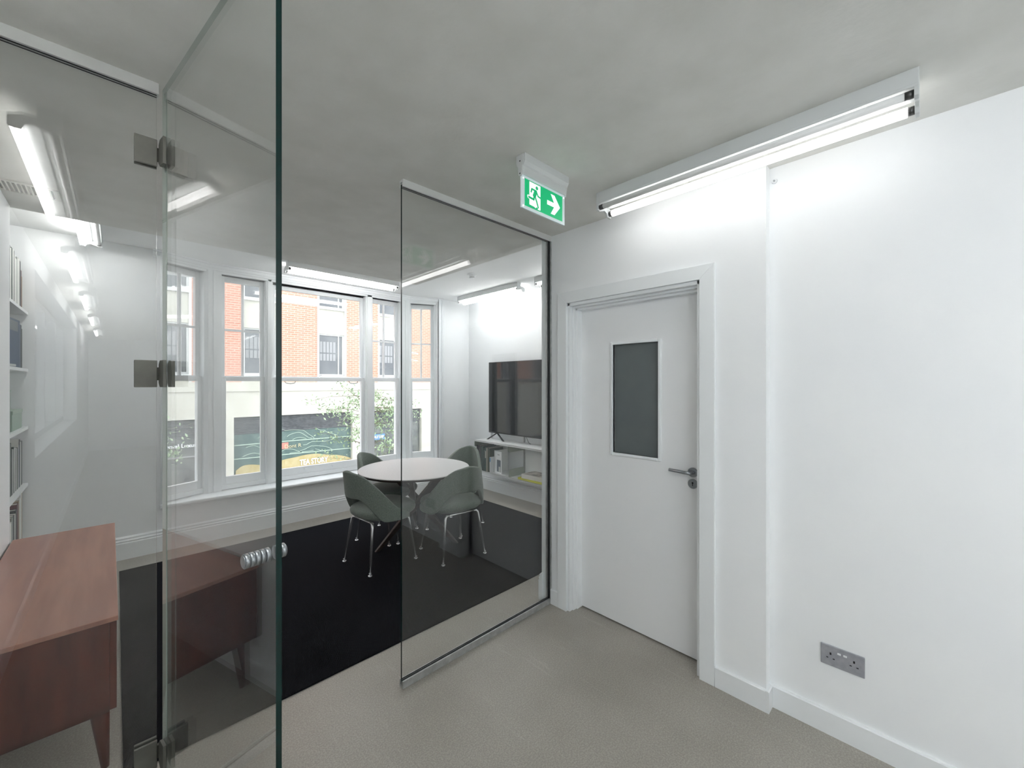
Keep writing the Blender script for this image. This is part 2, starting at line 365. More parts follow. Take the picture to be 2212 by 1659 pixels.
channel('bottom_channel', L_-.0005, True, M_alu, fp); channel('top_channel', L_-.0005, False, M_whitech, fp)
bm = BM(); bx(bm, .0005,L_-.01, -.0085,-GT/2, .036,.0385); bx(bm, .0005,L_-.01, GT/2,.0085, .036,.0385)
bx(bm, .0005,L_-.01, -.0085,-GT/2, H-.0385,H-.0365); bx(bm, .0005,L_-.01, GT/2,.0085, H-.0385,H-.0365)
bx(bm, L_-.024,L_-.010, -.0085,-GT/2-.0005, .036,H-.036)
obj('gasket', bm, M_gasket, fp)
bm = BM(); bx(bm, L_-.012,L_, -.018,.018, .036,H-.036); bx(bm, L_-.022,L_, GT/2+.001,.018, .036,H-.036)
obj('side_channel', bm, M_alu, fp)

lp = thing('glass_partition_panel', 'fixed clear glass panel in front of the sideboard, left of the open glass door', 'glass panel', (-.43,YP,0))
LW = .53
obj('glass_pane', pane_box(BM(), .002,LW, -GT/2,GT/2, .03,H-.025, 1, ((0,True),(0,False),(2,True))), GE, lp)
channel('top_channel', LW+.005, False, M_whitech, lp); channel('bottom_channel', LW, True, M_alu, lp)
bm = BM(); bx(bm, .001,LW, -.0085,-GT/2, H-.0385,H-.0365); bx(bm, .001,LW, GT/2,.0085, H-.0385,H-.0365); obj('gasket', bm, M_gasket, lp)
HZ = (2.285, 1.542, .262)
for hz in HZ:
    bm = BM(); bx(bm, LW-.056,LW+.001, -.016,-GT/2-.0008, hz-.045,hz+.045); bx(bm, LW-.056,LW+.001, GT/2+.0008,.016, hz-.045,hz+.045)
    bx(bm, LW+.001,LW+.018, -.006,.006, hz-.022,hz+.022)
    obj('hinge_plate', bm, M_hinge, lp, bevel=.0015)

ang = math.atan2(-.989,.150)
gd = thing('glass_door', 'open frameless clear glass door swung towards the viewer, dark green edge', 'door', (.120,YP,0), ang)
DW = .869
obj('glass_pane', pane_box(BM(), .006,DW, -GT/2,GT/2, .010,H-.012, 1, ((0,False),(2,True))), GE, gd)
for hz in HZ:
    bm = BM(); ch = .014
    for s in (-1,1):
        pts = [(.004,hz-.045+ch),(.004+ch,hz-.045),(.058,hz-.045),(.058,hz+.045),(.004+ch,hz+.045),(.004,hz+.045-ch)]
        a0, a1 = sorted((s*(GT/2+.0008), s*.016)); extr(bm, pts, 'y', a0, a1)
    obj('hinge_plate', bm, M_hinge, gd, bevel=.001)
bm = BM(); kz = 1.138; ku = DW-.034
def kn(v0, v1, r=.019): tube(bm, [(ku,v0,kz),(ku,v1,kz)], r, 28)
for s, n_ in ((-1,5),(1,2)):
    v = s*(GT/2)
    for i in range(n_):
        w_ = .0085 if s < 0 else .009
        kn(v, v+s*w_, .0150); kn(v+s*w_, v+s*(w_+.0016), .0128); v += s*(w_+.0016)
obj('thumb_knob', bm, M_steel, gd, label='ribbed satin steel knob through the glass')

# ---------------------------------------------------------------- bay window
def sash_window(n, x, y, rz, w, wide, label):
    r = setting('window_%d' % n, (x,y,0), rz, label)
    z0, z1 = .47, 2.617
    bm = BM(); ring(bm, -.012,w+.012, -.004,.13, z0-.045,z1+.01, .012,.045,.010); obj('window_frame', bm, M_winp, r)
    us = BM(); ring(us, 0,w, .062,.10, 1.548,z1, .036,.040,.055); u = obj('upper_sash', us, M_winp, r, bevel=.003)
    ls = BM(); ring(ls, 0,w, .018,.056, z0,1.578, .040,.080,.045); lo = obj('lower_sash', ls, M_winp, r, bevel=.003)
    if not wide:
        box('muntin', w/2-.011,w/2+.011, .066,.096, 1.586,z1-.055, M_winp, u, bevel=.003)
        box('muntin', .036,w-.036, .067,.095, 2.055,2.075, M_winp, u)
    pb = lambda a,b,v,z,zz: bx(BM(), a,b, v,v+.004, z,zz)
    obj('pane', pb(.036,w-.036,.080,1.588,z1-.055), M_pane, u); obj('pane', pb(.040,w-.040,.036,z0+.08,1.533), M_pane, lo)
    if wide:
        bm = BM(); bx(bm, w/2-.02,w/2+.02, .03,.07, 1.578,1.590); tube(bm, [(w/2-.018,.045,1.59),(w/2-.01,.045,1.612),(w/2+.006,.045,1.604)], .006, 8)
        obj('sash_catch', bm, M_winp, lo)
        for f in (.17,.86):
            bm = BM(); tube(bm, [(w*f-.055,.016,1.532),(w*f-.045,.006,1.512),(w*f,.004,1.505),(w*f+.045,.006,1.512),(w*f+.055,.016,1.532)], .004, 8)
            obj('sash_pull', bm, M_hinge, lo)
        for f in (.33,.62):
            bm = BM(); bx(bm, w*f-.02,w*f+.02, .006,.018, z0+.045,z0+.060); bx(bm, w*f-.008,w*f+.008, .0,.010, z0+.035,z0+.050)
            obj('sash_lift', bm, M_winp, lo)
        box('draught_gap', .0,w, .0605,.0615, z1-.012,z1-.002, M_gasket, r)
    return r
YS = 5.03
sash_window(2, .775, YS, 0, .390, False, 'narrow sash window left of the wide one, brick and stone outside')
sash_window(3, 1.237, YS, 0, 1.048, True, 'wide central sash window with a single pane in each half')
sash_window(4, 2.380, YS, 0, .390, False, 'narrow sash window right of the wide one, behind the glass edge')
la = math.atan2(.155,.345)
sash_window(1, .318, 4.885, la, .335, False, 'narrow angled sash window at the left end of the bay')
sash_window(5, 2.925, 5.036, -la, .335, False, 'narrow angled sash window at the right end of the bay')
def post(name, u0, u1, y=5.0, y1=5.2):
    bm = BM(); bx(bm, u0,u1, y+.012,y1, .42,2.64); w = u1-u0
    if w > .05: bx(bm, u0+.012,u1-.012, y,y+.012, .42,2.64)
    struct(name, bm, M_winp, bevel=.003)
post('trim_mullion_1', 1.169,1.233); post('trim_mullion_2', 2.289,2.376)
bm = BM(); prism(bm, [(.628,5.005),(.66,4.985),(.70,4.992),(.771,5.005),(.771,5.2),(.60,5.2),(.61,5.06)], .42, 2.64)
bx(bm, .70,.712, 4.984,4.998, .42,2.64); struct('trim_corner_post_left', bm, M_winp, bevel=.002)
bm = BM(); prism(bm, [(2.774,5.005),(2.86,4.992),(2.895,4.985),(2.922,5.005),(2.95,5.06),(2.95,5.2),(2.774,5.2)], .42, 2.64)
bx(bm, 2.838,2.850, 4.984,4.998, .42,2.64); struct('trim_corner_post_right', bm, M_winp, bevel=.002)
bm = BM()
for k,(o_, za, zb) in enumerate(((0,2.617,2.64),(-.012,2.64,2.66),(-.022,2.66,2.69),(-.04,2.69,2.72))):
    prism(bm, [(.24,4.845+o_),(.315,4.865+o_),(.66,5.0+o_),(2.90,5.0+o_),(3.255,4.865+o_),(3.33,4.845+o_),(3.33,5.4),(.24,5.4)], za, zb)
struct('trim_window_head', bm, M_winp, 'stepped white head moulding over the bay window')
bm = BM(); prism(bm, [(.286,4.785),(3.35,4.785),(3.35,5.30),(.286,5.30)], .385, .42)
struct('trim_window_sill', bm, M_gloss, 'deep white window sill with a rounded nose', bevel=.012)
for nm, a, s, nk in (('trim_bay_left',.320,-1,1),('trim_bay_right',3.265,1,4)):
    bm = BM()
    for k in range(nk):
        x0_, x1_ = sorted((a+s*(.0+.026*k), a+s*(.020+.026*k))); bx(bm, x0_,x1_, 4.84-.020+.004*(k%2)*2,4.90, .42,2.70)
    x0_, x1_ = sorted((a, a+s*(.11 if nk > 1 else .03))); bx(bm, x0_,x1_, 4.832,4.90, .42,2.70)
    f_ = [(3.235,4.893),(3.25,4.85),(3.31,4.842),(3.38,4.95),(3.30,5.04),(3.278,5.012)]
    prism(bm, f_ if s > 0 else [(3.548-p,q) for p,q in f_], .42, 2.64)
    struct(nm, bm, M_winp, 'fluted white moulding at the end of the bay', bevel=.003)

# ---------------------------------------------------------------- tube lights
def tube_light(x, y, rz, z, label, L=1.2, group=None, both=False, tm=None):
    r = thing('tube_light', label, 'light', (x,y,z), rz, group); h = L/2; tm = tm or M_tube
    bm = BM(); bx(bm, -.035,.025, -h,h, -.052,0); bx(bm, -.035,-.031, -h,h, -.060,-.05); bx(bm, .021,.075, -h+.01,h-.01, -.056,-.050)
    obj('batten', bm, M_fix, r, bevel=.002)
    for s in (-1,1):
        a0, a1 = sorted((s*(h-.012), s*h))
        bm = BM(); extr(bm, [(-.034,-.045),(-.034,-.088),(-.016,-.094),(.03,-.078),(.052,-.086),(.06,-.104),(.094,-.104),(.094,-.060),(.06,-.045)], 'y', a0, a1)
        obj('lamp_holder', bm, M_fix, r, bevel=.002)
    bm = BM(); tube(bm, [(-.014,-h+.012,-.073),(-.014,h-.012,-.073)], .013, 12); obj('tube', bm, tm if both else M_tubeoff, r, label='lit tube' if both else 'unlit tube')
    bm = BM(); tube(bm, [(.077,-h+.03,-.083),(.077,h-.03,-.083)], .017, 14); obj('tube', bm, tm, r, label='lit white tube')
    for (px_, pz_, rr) in ((-.014,-.073,.0135),(.077,-.083,.0145)):
        for s in (-1,1):
            bm = BM(); tube(bm, [(px_,s*(h-.034),pz_),(px_,s*(h-.012),pz_)], rr, 12); obj('end_cap', bm, M_capend, r)
    return r
tube_light(1.865, .63, 0, H, 'largest twin tube light, on the ceiling above the white door', 1.215)
tube_light(1.79, 4.37, -PI/2+PI, H2, 'tube light along the ceiling in front of the bay window', 1.19, None, True, M_tube2)
tube_light(3.42, 3.97, 0, H2, 'tube light on the raised ceiling above the television, nearer the window', 1.17, None, True, M_tube2)
tube_light(3.42, 2.53, 0, H2, 'tube light cut off by the right end of the glass panel, above the television', 1.17, None, True, M_tube2)
tube_light(-.11, 4.215, PI, H2, 'tube light on the raised ceiling above the alcove shelves, ending at the window wall', .98, None, False, M_tube2)
for k, yy in enumerate((.79,-1.16,-3.10,-5.04,-6.98)):
    tube_light(-.18, yy, PI, H, ('nearest and longest looking','second','third','fourth','fifth and smallest looking')[k]+' tube light of the row mirrored in the left glass panel', 1.22, 'ceiling row of tube lights mirrored in the glass', False, M_tube3)
for k, yy in enumerate((-1.25,-3.1,-5.0)):  # unseen row added behind the camera to lift the ambient light
    tube_light(.85, yy, 0, H, ('nearest','middle','farthest')[k]+' tube light of the unseen fill row added behind the viewer', 1.22, 'unseen tube lights added behind the viewer as fill', False, M_tube3)

# ---------------------------------------------------------------- exit sign
ex = thing('exit_sign', 'green and white running man exit sign with right arrow hanging from the ceiling', 'sign', (1.435,1.26,H))
bm = BM(); extr(bm, [(-.028,0),(-.028,-.034),(-.020,-.048),(-.008,-.056),(.010,-.056),(.022,-.048),(.028,-.034),(.028,0)], 'x', -.155,.155)
obj('housing', bm, M_fix, ex, bevel=.002)
bm = BM(); extr(bm, [(-.014,-.052),(-.014,-.086),(.014,-.086),(.014,-.052)], 'x', -.150,.150); obj('light_bar', bm, M_fix, ex, bevel=.002)
for s in (-1,1):
    bm = BM(); extr(bm, [(-.020,-.004),(-.024,-.030),(-.014,-.052),(-.008,-.094),(.008,-.094),(.014,-.052),(.024,-.030),(.020,-.004)], 'x', *sorted((s*.1505, s*.158)))
    bc = obj('bracket', bm, M_fix, ex, bevel=.001)
    for zz_ in (-.03,-.085): bm = BM(); tube(bm, [(s*.158,0,zz_),(s*.1588,0,zz_)], .0035, 10); obj('screw', bm, M_black, bc)
ac = box('acrylic_panel', -.152,.152, -.004,.004, -.232,-.084, M_acryl, ex, bevel=.0015)
gp = box('green_panel', -.132,.132, -.0056,-.0042, -.218,-.098, M_green, ex)
gb = box('green_panel', -.132,.132, .0042,.0056, -.218,-.098, M_green, ex)
def flat(name, polys, m, parent, y=-.0060, t=.0004):
    for s, par in ((1,parent),(-1,gb)):
        bm = BM()
        for p in polys: extr(bm, p, 'y', *sorted((s*y, s*(y+t))))
        obj(name, bm, m, par)
cx, cz, u = -.066, -.158, .060
def P(*pts): return [(cx+a*u, cz+b*u) for a,b in pts]
flat('door_symbol', [P((-.62,-.80),(-.62,-.38),(-.80,-.36),(-.86,-.22),(-.80,-.10),(-.62,-.12),(-.62,.93),(.62,.93),(.62,-.90),(.50,-.93),(.30,-.93),(.36,-.80),(.15,-.80),(.05,-.90),(-.05,-.83))], M_exitw, gp)
def limb(pts, w):
    out = []
    for (a,b),(c,d) in zip(pts, pts[1:]):
        v = Vector((c-a,d-b)).normalized(); nx, ny = -v.y*w/2, v.x*w/2; ex_, ey_ = v.x*w*.25, v.y*w*.25
        out.append(P((a+nx-ex_,b+ny-ey_),(a-nx-ex_,b-ny-ey_),(c-nx+ex_,d-ny+ey_),(c+nx+ex_,d+ny+ey_)))
    return out
man = [P(*[(.20+.14*math.cos(k*PI/8), .66+.14*math.sin(k*PI/8)) for k in range(16)])]
man += limb([(.10,.42),(-.36,.44),(-.44,.18)], .13) + limb([(.16,.36),(.34,.08),(.62,.04)], .12)
man += [P((.22,.46),(-.06,.46),(-.26,.0),(-.14,-.16),(.06,-.10),(.20,.22))]
man += limb([(-.10,-.04),(-.14,-.30),(-.70,-.26)], .15) + limb([(.0,-.04),(.20,-.40),(.36,-.78)], .14)
flat('running_man', man, M_green, gp, -.0066)
flat('arrow', [[(.066+a*.052,cz+b*.052) for a,b in ((-.92,.20),(.05,.20),(-.42,.90),(.12,.90),(.92,.0),(.12,-.90),(-.42,-.90),(.05,-.20),(-.92,-.20))]], M_exitw, gp)
for (sx_, sz_) in ((-.142,-.100),(.142,-.100),(-.142,-.222)):
    bm = BM(); tube(bm, [(sx_,-.007,sz_),(sx_,.007,sz_)], .0045, 12); obj('stud', bm, M_exitw, ex)

# ---------------------------------------------------------------- smoke detector and vent
sd = thing('smoke_detector', 'small round white smoke detector on the raised ceiling', 'smoke detector', (2.80,3.50,H2))
obj('base', lathe(BM(), [(.052,0),(.052,-.010),(.046,-.014)], 32), M_gloss, sd)
bm = BM()
for k,(r_, z_) in enumerate(((.042,-.020),(.038,-.028),(.031,-.036))): lathe(bm, [(r_,z_+.004),(r_,z_),(r_-.004,z_-.001)], 32)
obj('sensor_head', bm, M_gloss, sd); obj('chamber', lathe(BM(), [(.030,-.012),(.028,-.038),(.026,-.040)], 24), M_capend, sd); obj('sensor_cap', lathe(BM(), [(.026,-.0402),(.024,-.046),(.010,-.049)], 24), M_gloss, sd)
vt = thing('air_vent', 'slatted grille set in the ceiling above the sideboard', 'vent', (-.325,3.27,H))
bm = BM(); ring(bm, -.11,.11, -.085,.085, -.008,0, .010,.001,.001)
bm.free(); bm = BM(); bx(bm, -.11,.11,-.085,-.073,-.008,0); bx(bm, -.11,.11,.073,.085,-.008,0); bx(bm, -.11,-.098,-.073,.073,-.008,0); bx(bm, .098,.11,-.073,.073,-.008,0)
obj('frame', bm, M_vent, vt); box('duct_shade_plate', -.098,.098, -.073,.073, -.0015,-.0003, M_ventd, vt)  # dark plate paints the shade seen between the slats
for k in range(12):
    x_ = -.090+.0163*k; bm = BM(); extr(bm, [(x_,-.0015),(x_+.006,-.0015),(x_+.010,-.007),(x_+.004,-.007)], 'y', -.073,.073); obj('slat', bm, M_vent, vt)

# ---------------------------------------------------------------- double socket on the right wall
def double_socket(x, y, z, rz, label, pm, n='double_socket'):
    r = thing(n, label, 'socket', (x,y,z), rz)      # faces local -y
    box('face_plate', -.073,.073, -.007,0, -.043,.043, pm, r, bevel=.002)
    for s in (-.039,.039):
        for a in ((s-.003,s+.003,.004,.014),(s-.0145,s-.0075,-.012,-.008),(s+.0075,s+.0145,-.012,-.008)): box('slot', a[0],a[1], -.0075,-.0069, a[2],a[3], M_slot, r)
    for s in (-.010,.010): box('rocker_switch', s-.006,s+.006, -.0095,-.007, .016,.024, M_gloss, r, bevel=.001)
    return r
double_socket(2.21, .258, .338, -PI/2, 'brushed grey double power socket low on the right wall', M_plate)

hk = thing('wall_fixing', 'small round white fixing high on the right wall under the tube light', 'fixing', (2.21,.506,2.455))
bm = BM(); tube(bm, [(0,0,0),(-.006,0,0)], [.012,.010], 20); obj('disc', bm, M_gloss, hk)
bm = BM(); tube(bm, [(-.006,0,0),(-.011,0,0)], .004, 10); obj('screw', bm, M_steel, hk)

# ---------------------------------------------------------------- rug
rg = box('rug', .022,3.40, 2.15,4.52, .0002,.008, M_rug, bevel=.002)
tag(rg, 'large charcoal black flatweave rug under the table and chairs', 'rug')

# ---------------------------------------------------------------- sideboard
sb = thing('sideboard', 'long low reddish mahogany sideboard on tapered legs behind the left glass', 'sideboard', (-.206,2.928,0), .007)
hx, hy = .205, .735; zb, zt = .25, .612
box('top', -hx-.005,hx+.004, -hy-.004,hy+.004, zt-.018,zt, M_mahtop_lit, sb, bevel=.002)
bm = BM(); bx(bm, -hx,hx-.02, -hy,-hy+.02, zb,zt-.018); bx(bm, -hx,hx-.02, hy-.02,hy, zb,zt-.018); bx(bm, -hx,-hx+.01, -hy+.02,hy-.02, zb,zt-.018); bx(bm, -hx,hx-.02, -hy,hy, zb,zb+.02)
bx(bm, hx-.045,hx-.035, -hy,hy, zb,zt-.018)
obj('carcass', bm, M_mahog_shaded, sb, bevel=.002)
for k in range(3):
    y0 = -hy+.004+k*(2*hy/3); dr = box('door', hx-.02,hx, y0,y0+2*hy/3-.006, zb+.004,zt-.022, M_mahog_shaded, sb, bevel=.002)
for sx_ in (-1,1):
    for sy_ in (-1,1):
        bm = BM(); x_, y_ = sx_*(hx-.05), sy_*(hy-.085)
        tube(bm, [(x_,y_,zb+.002),(x_+sx_*.004,y_+sy_*.004,zb-.05),(x_+sx_*.018,y_+sy_*.015,.001)], [.030,.027,.012], 18); obj('leg', bm, M_mahog_shaded, sb)

# ---------------------------------------------------------------- round table
TX, TY = 2.047, 3.425
tb = thing('round_table', 'round table with a speckled white top and dark crossed wooden legs', 'table', (TX,TY,0))
bm = BM(); lathe(bm, [(.44,.672),(.500,.682),(.512,.700)], 96, [0,0]); obj('table_edge', bm, M_wenge, tb, label='dark bevelled edge')
bm = BM(); lathe(bm, [(.512,.7003),(.514,.704),(.512,.708)], 96); obj('table_top', bm, M_tabtop, tb)
F = [(1.663,3.47),(2.27,3.097),(2.291,3.764)]
cxx = sum(f[0] for f in F)/3; cyy = sum(f[1] for f in F)/3
for k,(fx,fy) in enumerate(F):
    dx, dy = fx-cxx, fy-cyy; l_ = math.hypot(dx,dy); dx/=l_; dy/=l_
    px_, py_ = -dy, dx; o_ = .028
    a = Vector((cxx-TX+dx*.40+px_*o_, cyy-TY+dy*.40+py_*o_, .009)); b = Vector((cxx-TX-dx*.33+px_*o_, cyy-TY-dy*.33+py_*o_, .674))
    d = (b-a).normalized(); s = Vector((px_,py_,0)); q = d.cross(s).normalized()
    bm = BM(); R = []
    for t_, ww, hh in ((0,.012,.016),(.5,.021,.032),(1,.018,.030)):
        c = a.lerp(b,t_)
        if t_ == 0: R.append([bm.verts.new(c+s*sa*ww+Vector((dx,dy,0))*sb_*hh*1.3) for sa,sb_ in ((-1,-1),(1,-1),(1,1),(-1,1))])
        else: R.append([bm.verts.new(c+s*sa*ww-q*sb_*hh*(1 if t_<1 else 1)) for sa,sb_ in ((-1,-1),(1,-1),(1,1),(-1,1))])
    for i in range(2):
        for j in range(4): bm.faces.new((R[i][j],R[i][(j+1)%4],R[i+1][(j+1)%4],R[i+1][j]))
    bm.faces.new(R[0]); bm.faces.new(list(reversed(R[2]))); bmesh.ops.recalc_face_normals(bm, faces=bm.faces[:])
    obj('leg', bm, M_wenge, tb, bevel=.003)
bm = BM(); lathe(bm, [(.16,.665),(.17,.674)], 32); bx(bm, -.30,.30, -.03,.03, .660,.674); bx(bm, -.03,.03, -.30,.30, .660,.674); obj('under_frame', bm, M_wenge, tb)

# ---------------------------------------------------------------- dining chairs (front = local +y)
def smooth(a, b, t): t = max(0,min(1,(t-a)/(b-a))); return t*t*(3-2*t)
def make_chair():
    r = thing('side_chair', '', 'chair')
    # upholstered shell: wraps the back, sweeps down along the seat sides, arched opening above the seat
    bm = BM(); NU, NV = 40, 12; grid = []
    for i in range(NU+1):
        s = -1+2*i/NU; ph = s*math.radians(112); a = abs(s)
        tp = .815 - .030*smooth(.0,.38,a) - .315*smooth(.26,.93,a)*1.0 - .035*smooth(.9,1,a)
        bt = .590*(1-smooth(.20,.58,a)) + .405*smooth(.20,.58,a)
        row = []
        for j in range(NV+1):
            v = j/NV; z = bt + (tp-bt)*v
            k = max(0,(z-.44)/.375)
            hw = .268 - .012*k - .074*k**2.2; dp = .240 + .062*k
            row.append(bm.verts.new((hw*math.sin(ph)*1.0, -dp*math.cos(ph) + (.02 if a>.8 else 0)*smooth(.8,1,a), z)))
        grid.append(row)
    for i in range(NU):
        for j in range(NV):
            f = bm.faces.new((grid[i][j],grid[i+1][j],grid[i+1][j+1],grid[i][j+1])); f.smooth = True
    bmesh.ops.recalc_face_normals(bm, faces=bm.faces[:])
    sh = obj('backrest', bm, M_fab, r)
    m = sh.modifiers.new('thick','SOLIDIFY'); m.thickness = .036; m.offset = 0
    m = sh.modifiers.new('round','SUBSURF'); m.levels = 2; m.render_levels = 2
    # seat pad
    bm = BM(); NR, NS = 12, 40; rings = []
    for i in range(NR+1):
        th = -PI/2 + PI*i/NR; cr = abs(math.cos(th))**.55; zz = math.sin(th); zz = math.copysign(abs(zz)**.8, zz)
        ring_ = []
        for k in range(NS):
            p = 2*PI*k/NS; ca, sa = math.cos(p), math.sin(p); e = 2/2.6
            X = .255*math.copysign(abs(ca)**e, ca)*cr; Y = .022 + .247*math.copysign(abs(sa)**e, sa)*cr
            ring_.append(bm.verts.new((X*(1+.04*(Y/.26)), Y, .452 + (.050 if zz>0 else .062)*zz + .012*max(0,Y)/.26)))
        rings.append(ring_)
    for i in range(NR):
        for k in range(NS):
            f = bm.faces.new((rings[i][k],rings[i][(k+1)%NS],rings[i+1][(k+1)%NS],rings[i+1][k])); f.smooth = True
    bmesh.ops.remove_doubles(bm, verts=bm.verts[:], dist=.0005); bmesh.ops.recalc_face_normals(bm, faces=bm.faces[:])
    obj('seat', bm, M_fab, r)
    bm = BM(); tube(bm, [(-.15,-.16,.388),(.15,-.16,.388)], .010, 10); tube(bm, [(-.15,.16,.388),(.15,.16,.388)], .010, 10); tube(bm, [(0,-.16,.388),(0,.16,.388)], .009, 8)
    obj('seat_frame', bm, M_chrome, r)
    for sx_ in (-1,1):
        for sy_ in (-1,1):
            bm = BM(); fx, fy = sx_*.205, sy_*.215
            tube(bm, [(sx_*.12,sy_*.16,.388),(sx_*.145,sy_*.163,.386),(sx_*.158,sy_*.168,.372),(sx_*.162,sy_*.171,.352),(fx*.995,fy*.995,.028)], [.0115,.0115,.0115,.0115,.0085], 12)
            lg = obj('leg', bm, M_chrome, r, label='polished chrome leg')
            bm = BM(); lathe(bm, [(.010,.030),(.0065,.024),(.0065,.018),(.016,.014),(.017,.010)], 16, c=(fx,fy,-.0015)); obj('foot_glide', bm, M_chrome, lg)
    return r
ch0 = make_chair()
chairs = [((1.617,3.263), 5, 'grey-green chair nearest the glass door, front left of the round table'),
          ((2.165,2.985), 83, 'grey-green chair seen from behind through the fixed glass, nearest the partition'),
          ((1.945,3.765), -56, 'grey-green chair behind the table on the window side, left'),
          ((2.565,3.480), 200, 'grey-green chair behind the table on the shelf side, right')]
for k,((x,y),a,lb) in enumerate(chairs):
    o = ch0 if k == 0 else copy_tree(ch0)
    o.location = (x,y,.0); o.rotation_euler = (0,0,math.radians(a-90)); o['label'] = lb; o['group'] = 'chairs around the round table'

# ---------------------------------------------------------------- television wall: shelves, books, television
ws = thing('steel_shelf_unit', 'white steel wall shelves on uprights below the television', 'shelf', (XE,3.0,0))
XF = 3.50-XE; e1, e2, e3 = 4.335-3.0, 3.672-3.0, 3.005-3.0
for y_ in (e1-.02, e2-.0, e3): box('upright', -.016,-.0, y_-.009,y_+.009, .26,1.02, M_alu, ws)
for a0,a1 in ((e2+.003,e1),(e3+.003,e2-.003)):
    bm = BM(); bx(bm, XF,-.02, a0,a1, .738,.742); bx(bm, XF,XF+.003, a0,a1, .724,.742); obj('shelf', bm, M_shelf, ws)
    bm = BM(); bx(bm, XF+.02,-.02, a0,a1, .332,.336); bx(bm, XF+.02,XF+.023, a0,a1, .318,.336); obj('shelf', bm, M_shelf, ws)
for a in (e1-.002, e2+.004, e2-.006, e3+.004):
    bm = BM(); extr(bm, [(XF+.025,.336),(XF+.025,.36),(XF+.04,.43),(-.016,.43),(-.016,.336)], 'y', a-.001,a+.001); obj('side_panel', bm, M_sheet, ws, label='grey green steel end panel')
    bm = BM(); extr(bm, [(XF+.01,.724),(XF+.01,.66),(XF+.03,.645),(-.016,.645),(-.016,.724)], 'y', a-.001,a+.001); obj('side_panel', bm, M_sheet, ws, label='grey green steel end panel')

M_cov = {}
def cover(c):
    if c not in M_cov: M_cov[c] = mat('cover_%d' % len(M_cov), c, .5)
    return M_cov[c]
M_paper = mat('page_edges', (.78,.76,.70), .8)
def book_x(name, x0, dx, y0, th, z0, h, col, label, cat, group=None, mark=None):
    """upright book, spine towards x0 side, pages behind; dx signed depth away from the spine"""
    r = thing(name, label, cat, (x0,y0,z0), 0, group); s = 1 if dx > 0 else -1; xa, xb = sorted((0,dx))
    bm = BM(); bx(bm, xa,xb, 0,.0022, 0,h); bx(bm, xa,xb, th-.0022,th, 0,h); x0_, x1_ = sorted((0, s*.0025)); bx(bm, x0_,x1_, 0,th, 0,h)
    obj('cover', bm, cover(col), r, bevel=.0006, seg=1)
    xa, xb = sorted((s*.0028, dx-s*.004)); box('pages', xa,xb, .0024,th-.0024, .003,h-.003, M_paper, r)
    if mark:
        x0_, x1_ = sorted((-s*.0004, s*.001)); box('spine_label', x0_,x1_, th*.2,th*.8, h*.55,h*.85, cover(mark), r)
    return r
yb = 4.322
fold = [((.02,.022,.025),.048,.33,'black box folder at the window end of the shelf under the television','black'),
        ((.03,.034,.04),.048,.33,'dark slate box folder, second from the window end under the television',''),
        ((.045,.085,.075),.040,.325,'dark green folder under the television',''),
        ((.03,.06,.055),.034,.27,'short deep green folder under the television, right of the taller green one',''),
        ((.05,.10,.085),.034,.32,'green folder with a pale spine mark under the television',''),
        ((.45,.42,.34),.022,.315,'thin beige folder on the shelf under the television',''),
        ((.05,.07,.05),.050,.315,'thick olive black folder on the shelf under the television','')]
for c_,t_,h_,l_,_ in fold:
    yb -= t_; book_x('box_folder', 3.535, .24, yb, t_-.003, .3365, h_, c_, l_, 'folder', mark=(.5,.52,.45) if 'mark' in l_ else None)
yb -= .022; r = book_x('paperback', 3.53, .16, yb, .02, .3365, .20, (.75,.77,.78), 'small white and blue paperback standing under the television', 'book')
box('blue_band', -.0006,.0, .001,.019, .14,.195, cover((.10,.30,.55)), r)
# white brochure turned face outwards
yb -= .030; br = thing('art_book', 'white art book with a dark cover square leaning at the end of the folders', 'book', (3.56,yb-.150,.3365), math.radians(-10))
box('cover', 0,.012, 0,.150, 0,.285, cover((.80,.82,.83)), br, bevel=.001)
box('spine', .0,.20, .150,.178, 0,.287, cover((.85,.86,.86)), br, bevel=.001)
box('cover_print', -.0006,0, .022,.112, .02,.175, cover((.09,.12,.16)), br); box('cover_print', -.0010,-.0006, .030,.070, .02,.09, cover((.55,.58,.56)), br); box('cover_print', -.0006,0, .05,.10, .235,.25, cover((.4,.42,.42)), br)
# lying books in the second bay
def lying(name, x0,x1,y0,y1,z,th,col,label,top=None,rz=0):
    cx_, cy_ = (x0+x1)/2,(y0+y1)/2; hx_, hy_ = (x1-x0)/2,(y1-y0)/2
    r = thing(name, label, 'book', (cx_,cy_,z), rz)
    bm = BM(); bx(bm,-hx_,hx_,-hy_,hy_,0,.003); bx(bm,-hx_,hx_,-hy_,hy_,th-.003,th); bx(bm, -hx_,-hx_+.003,-hy_,hy_,.003,th-.003)
    obj('cover', bm, cover(col), r); box('pages', -hx_+.004,hx_-.004,-hy_+.004,hy_-.004,.0032,th-.0032, M_paper, r)
    if top: box('cover_print', -hx_+.01,hx_-.01,-hy_+.01,hy_-.01,th,th+.0006, top, r)
    return r
M_photo = noisy(mat('stone_photo_print', (.3,.28,.25), .4), (.16,.14,.12), (.62,.58,.52), 14, 3)
lying('large_book', 3.53,3.76,3.10,3.52,.3363,.024,(.62,.62,.08),'yellow book lying at the bottom of the stack under the television')
lying('large_book', 3.535,3.765,3.06,3.46,.3606,.05,(.80,.79,.74),'thick white book with a stone pictured cover, on top of the yellow one', M_photo, .03)

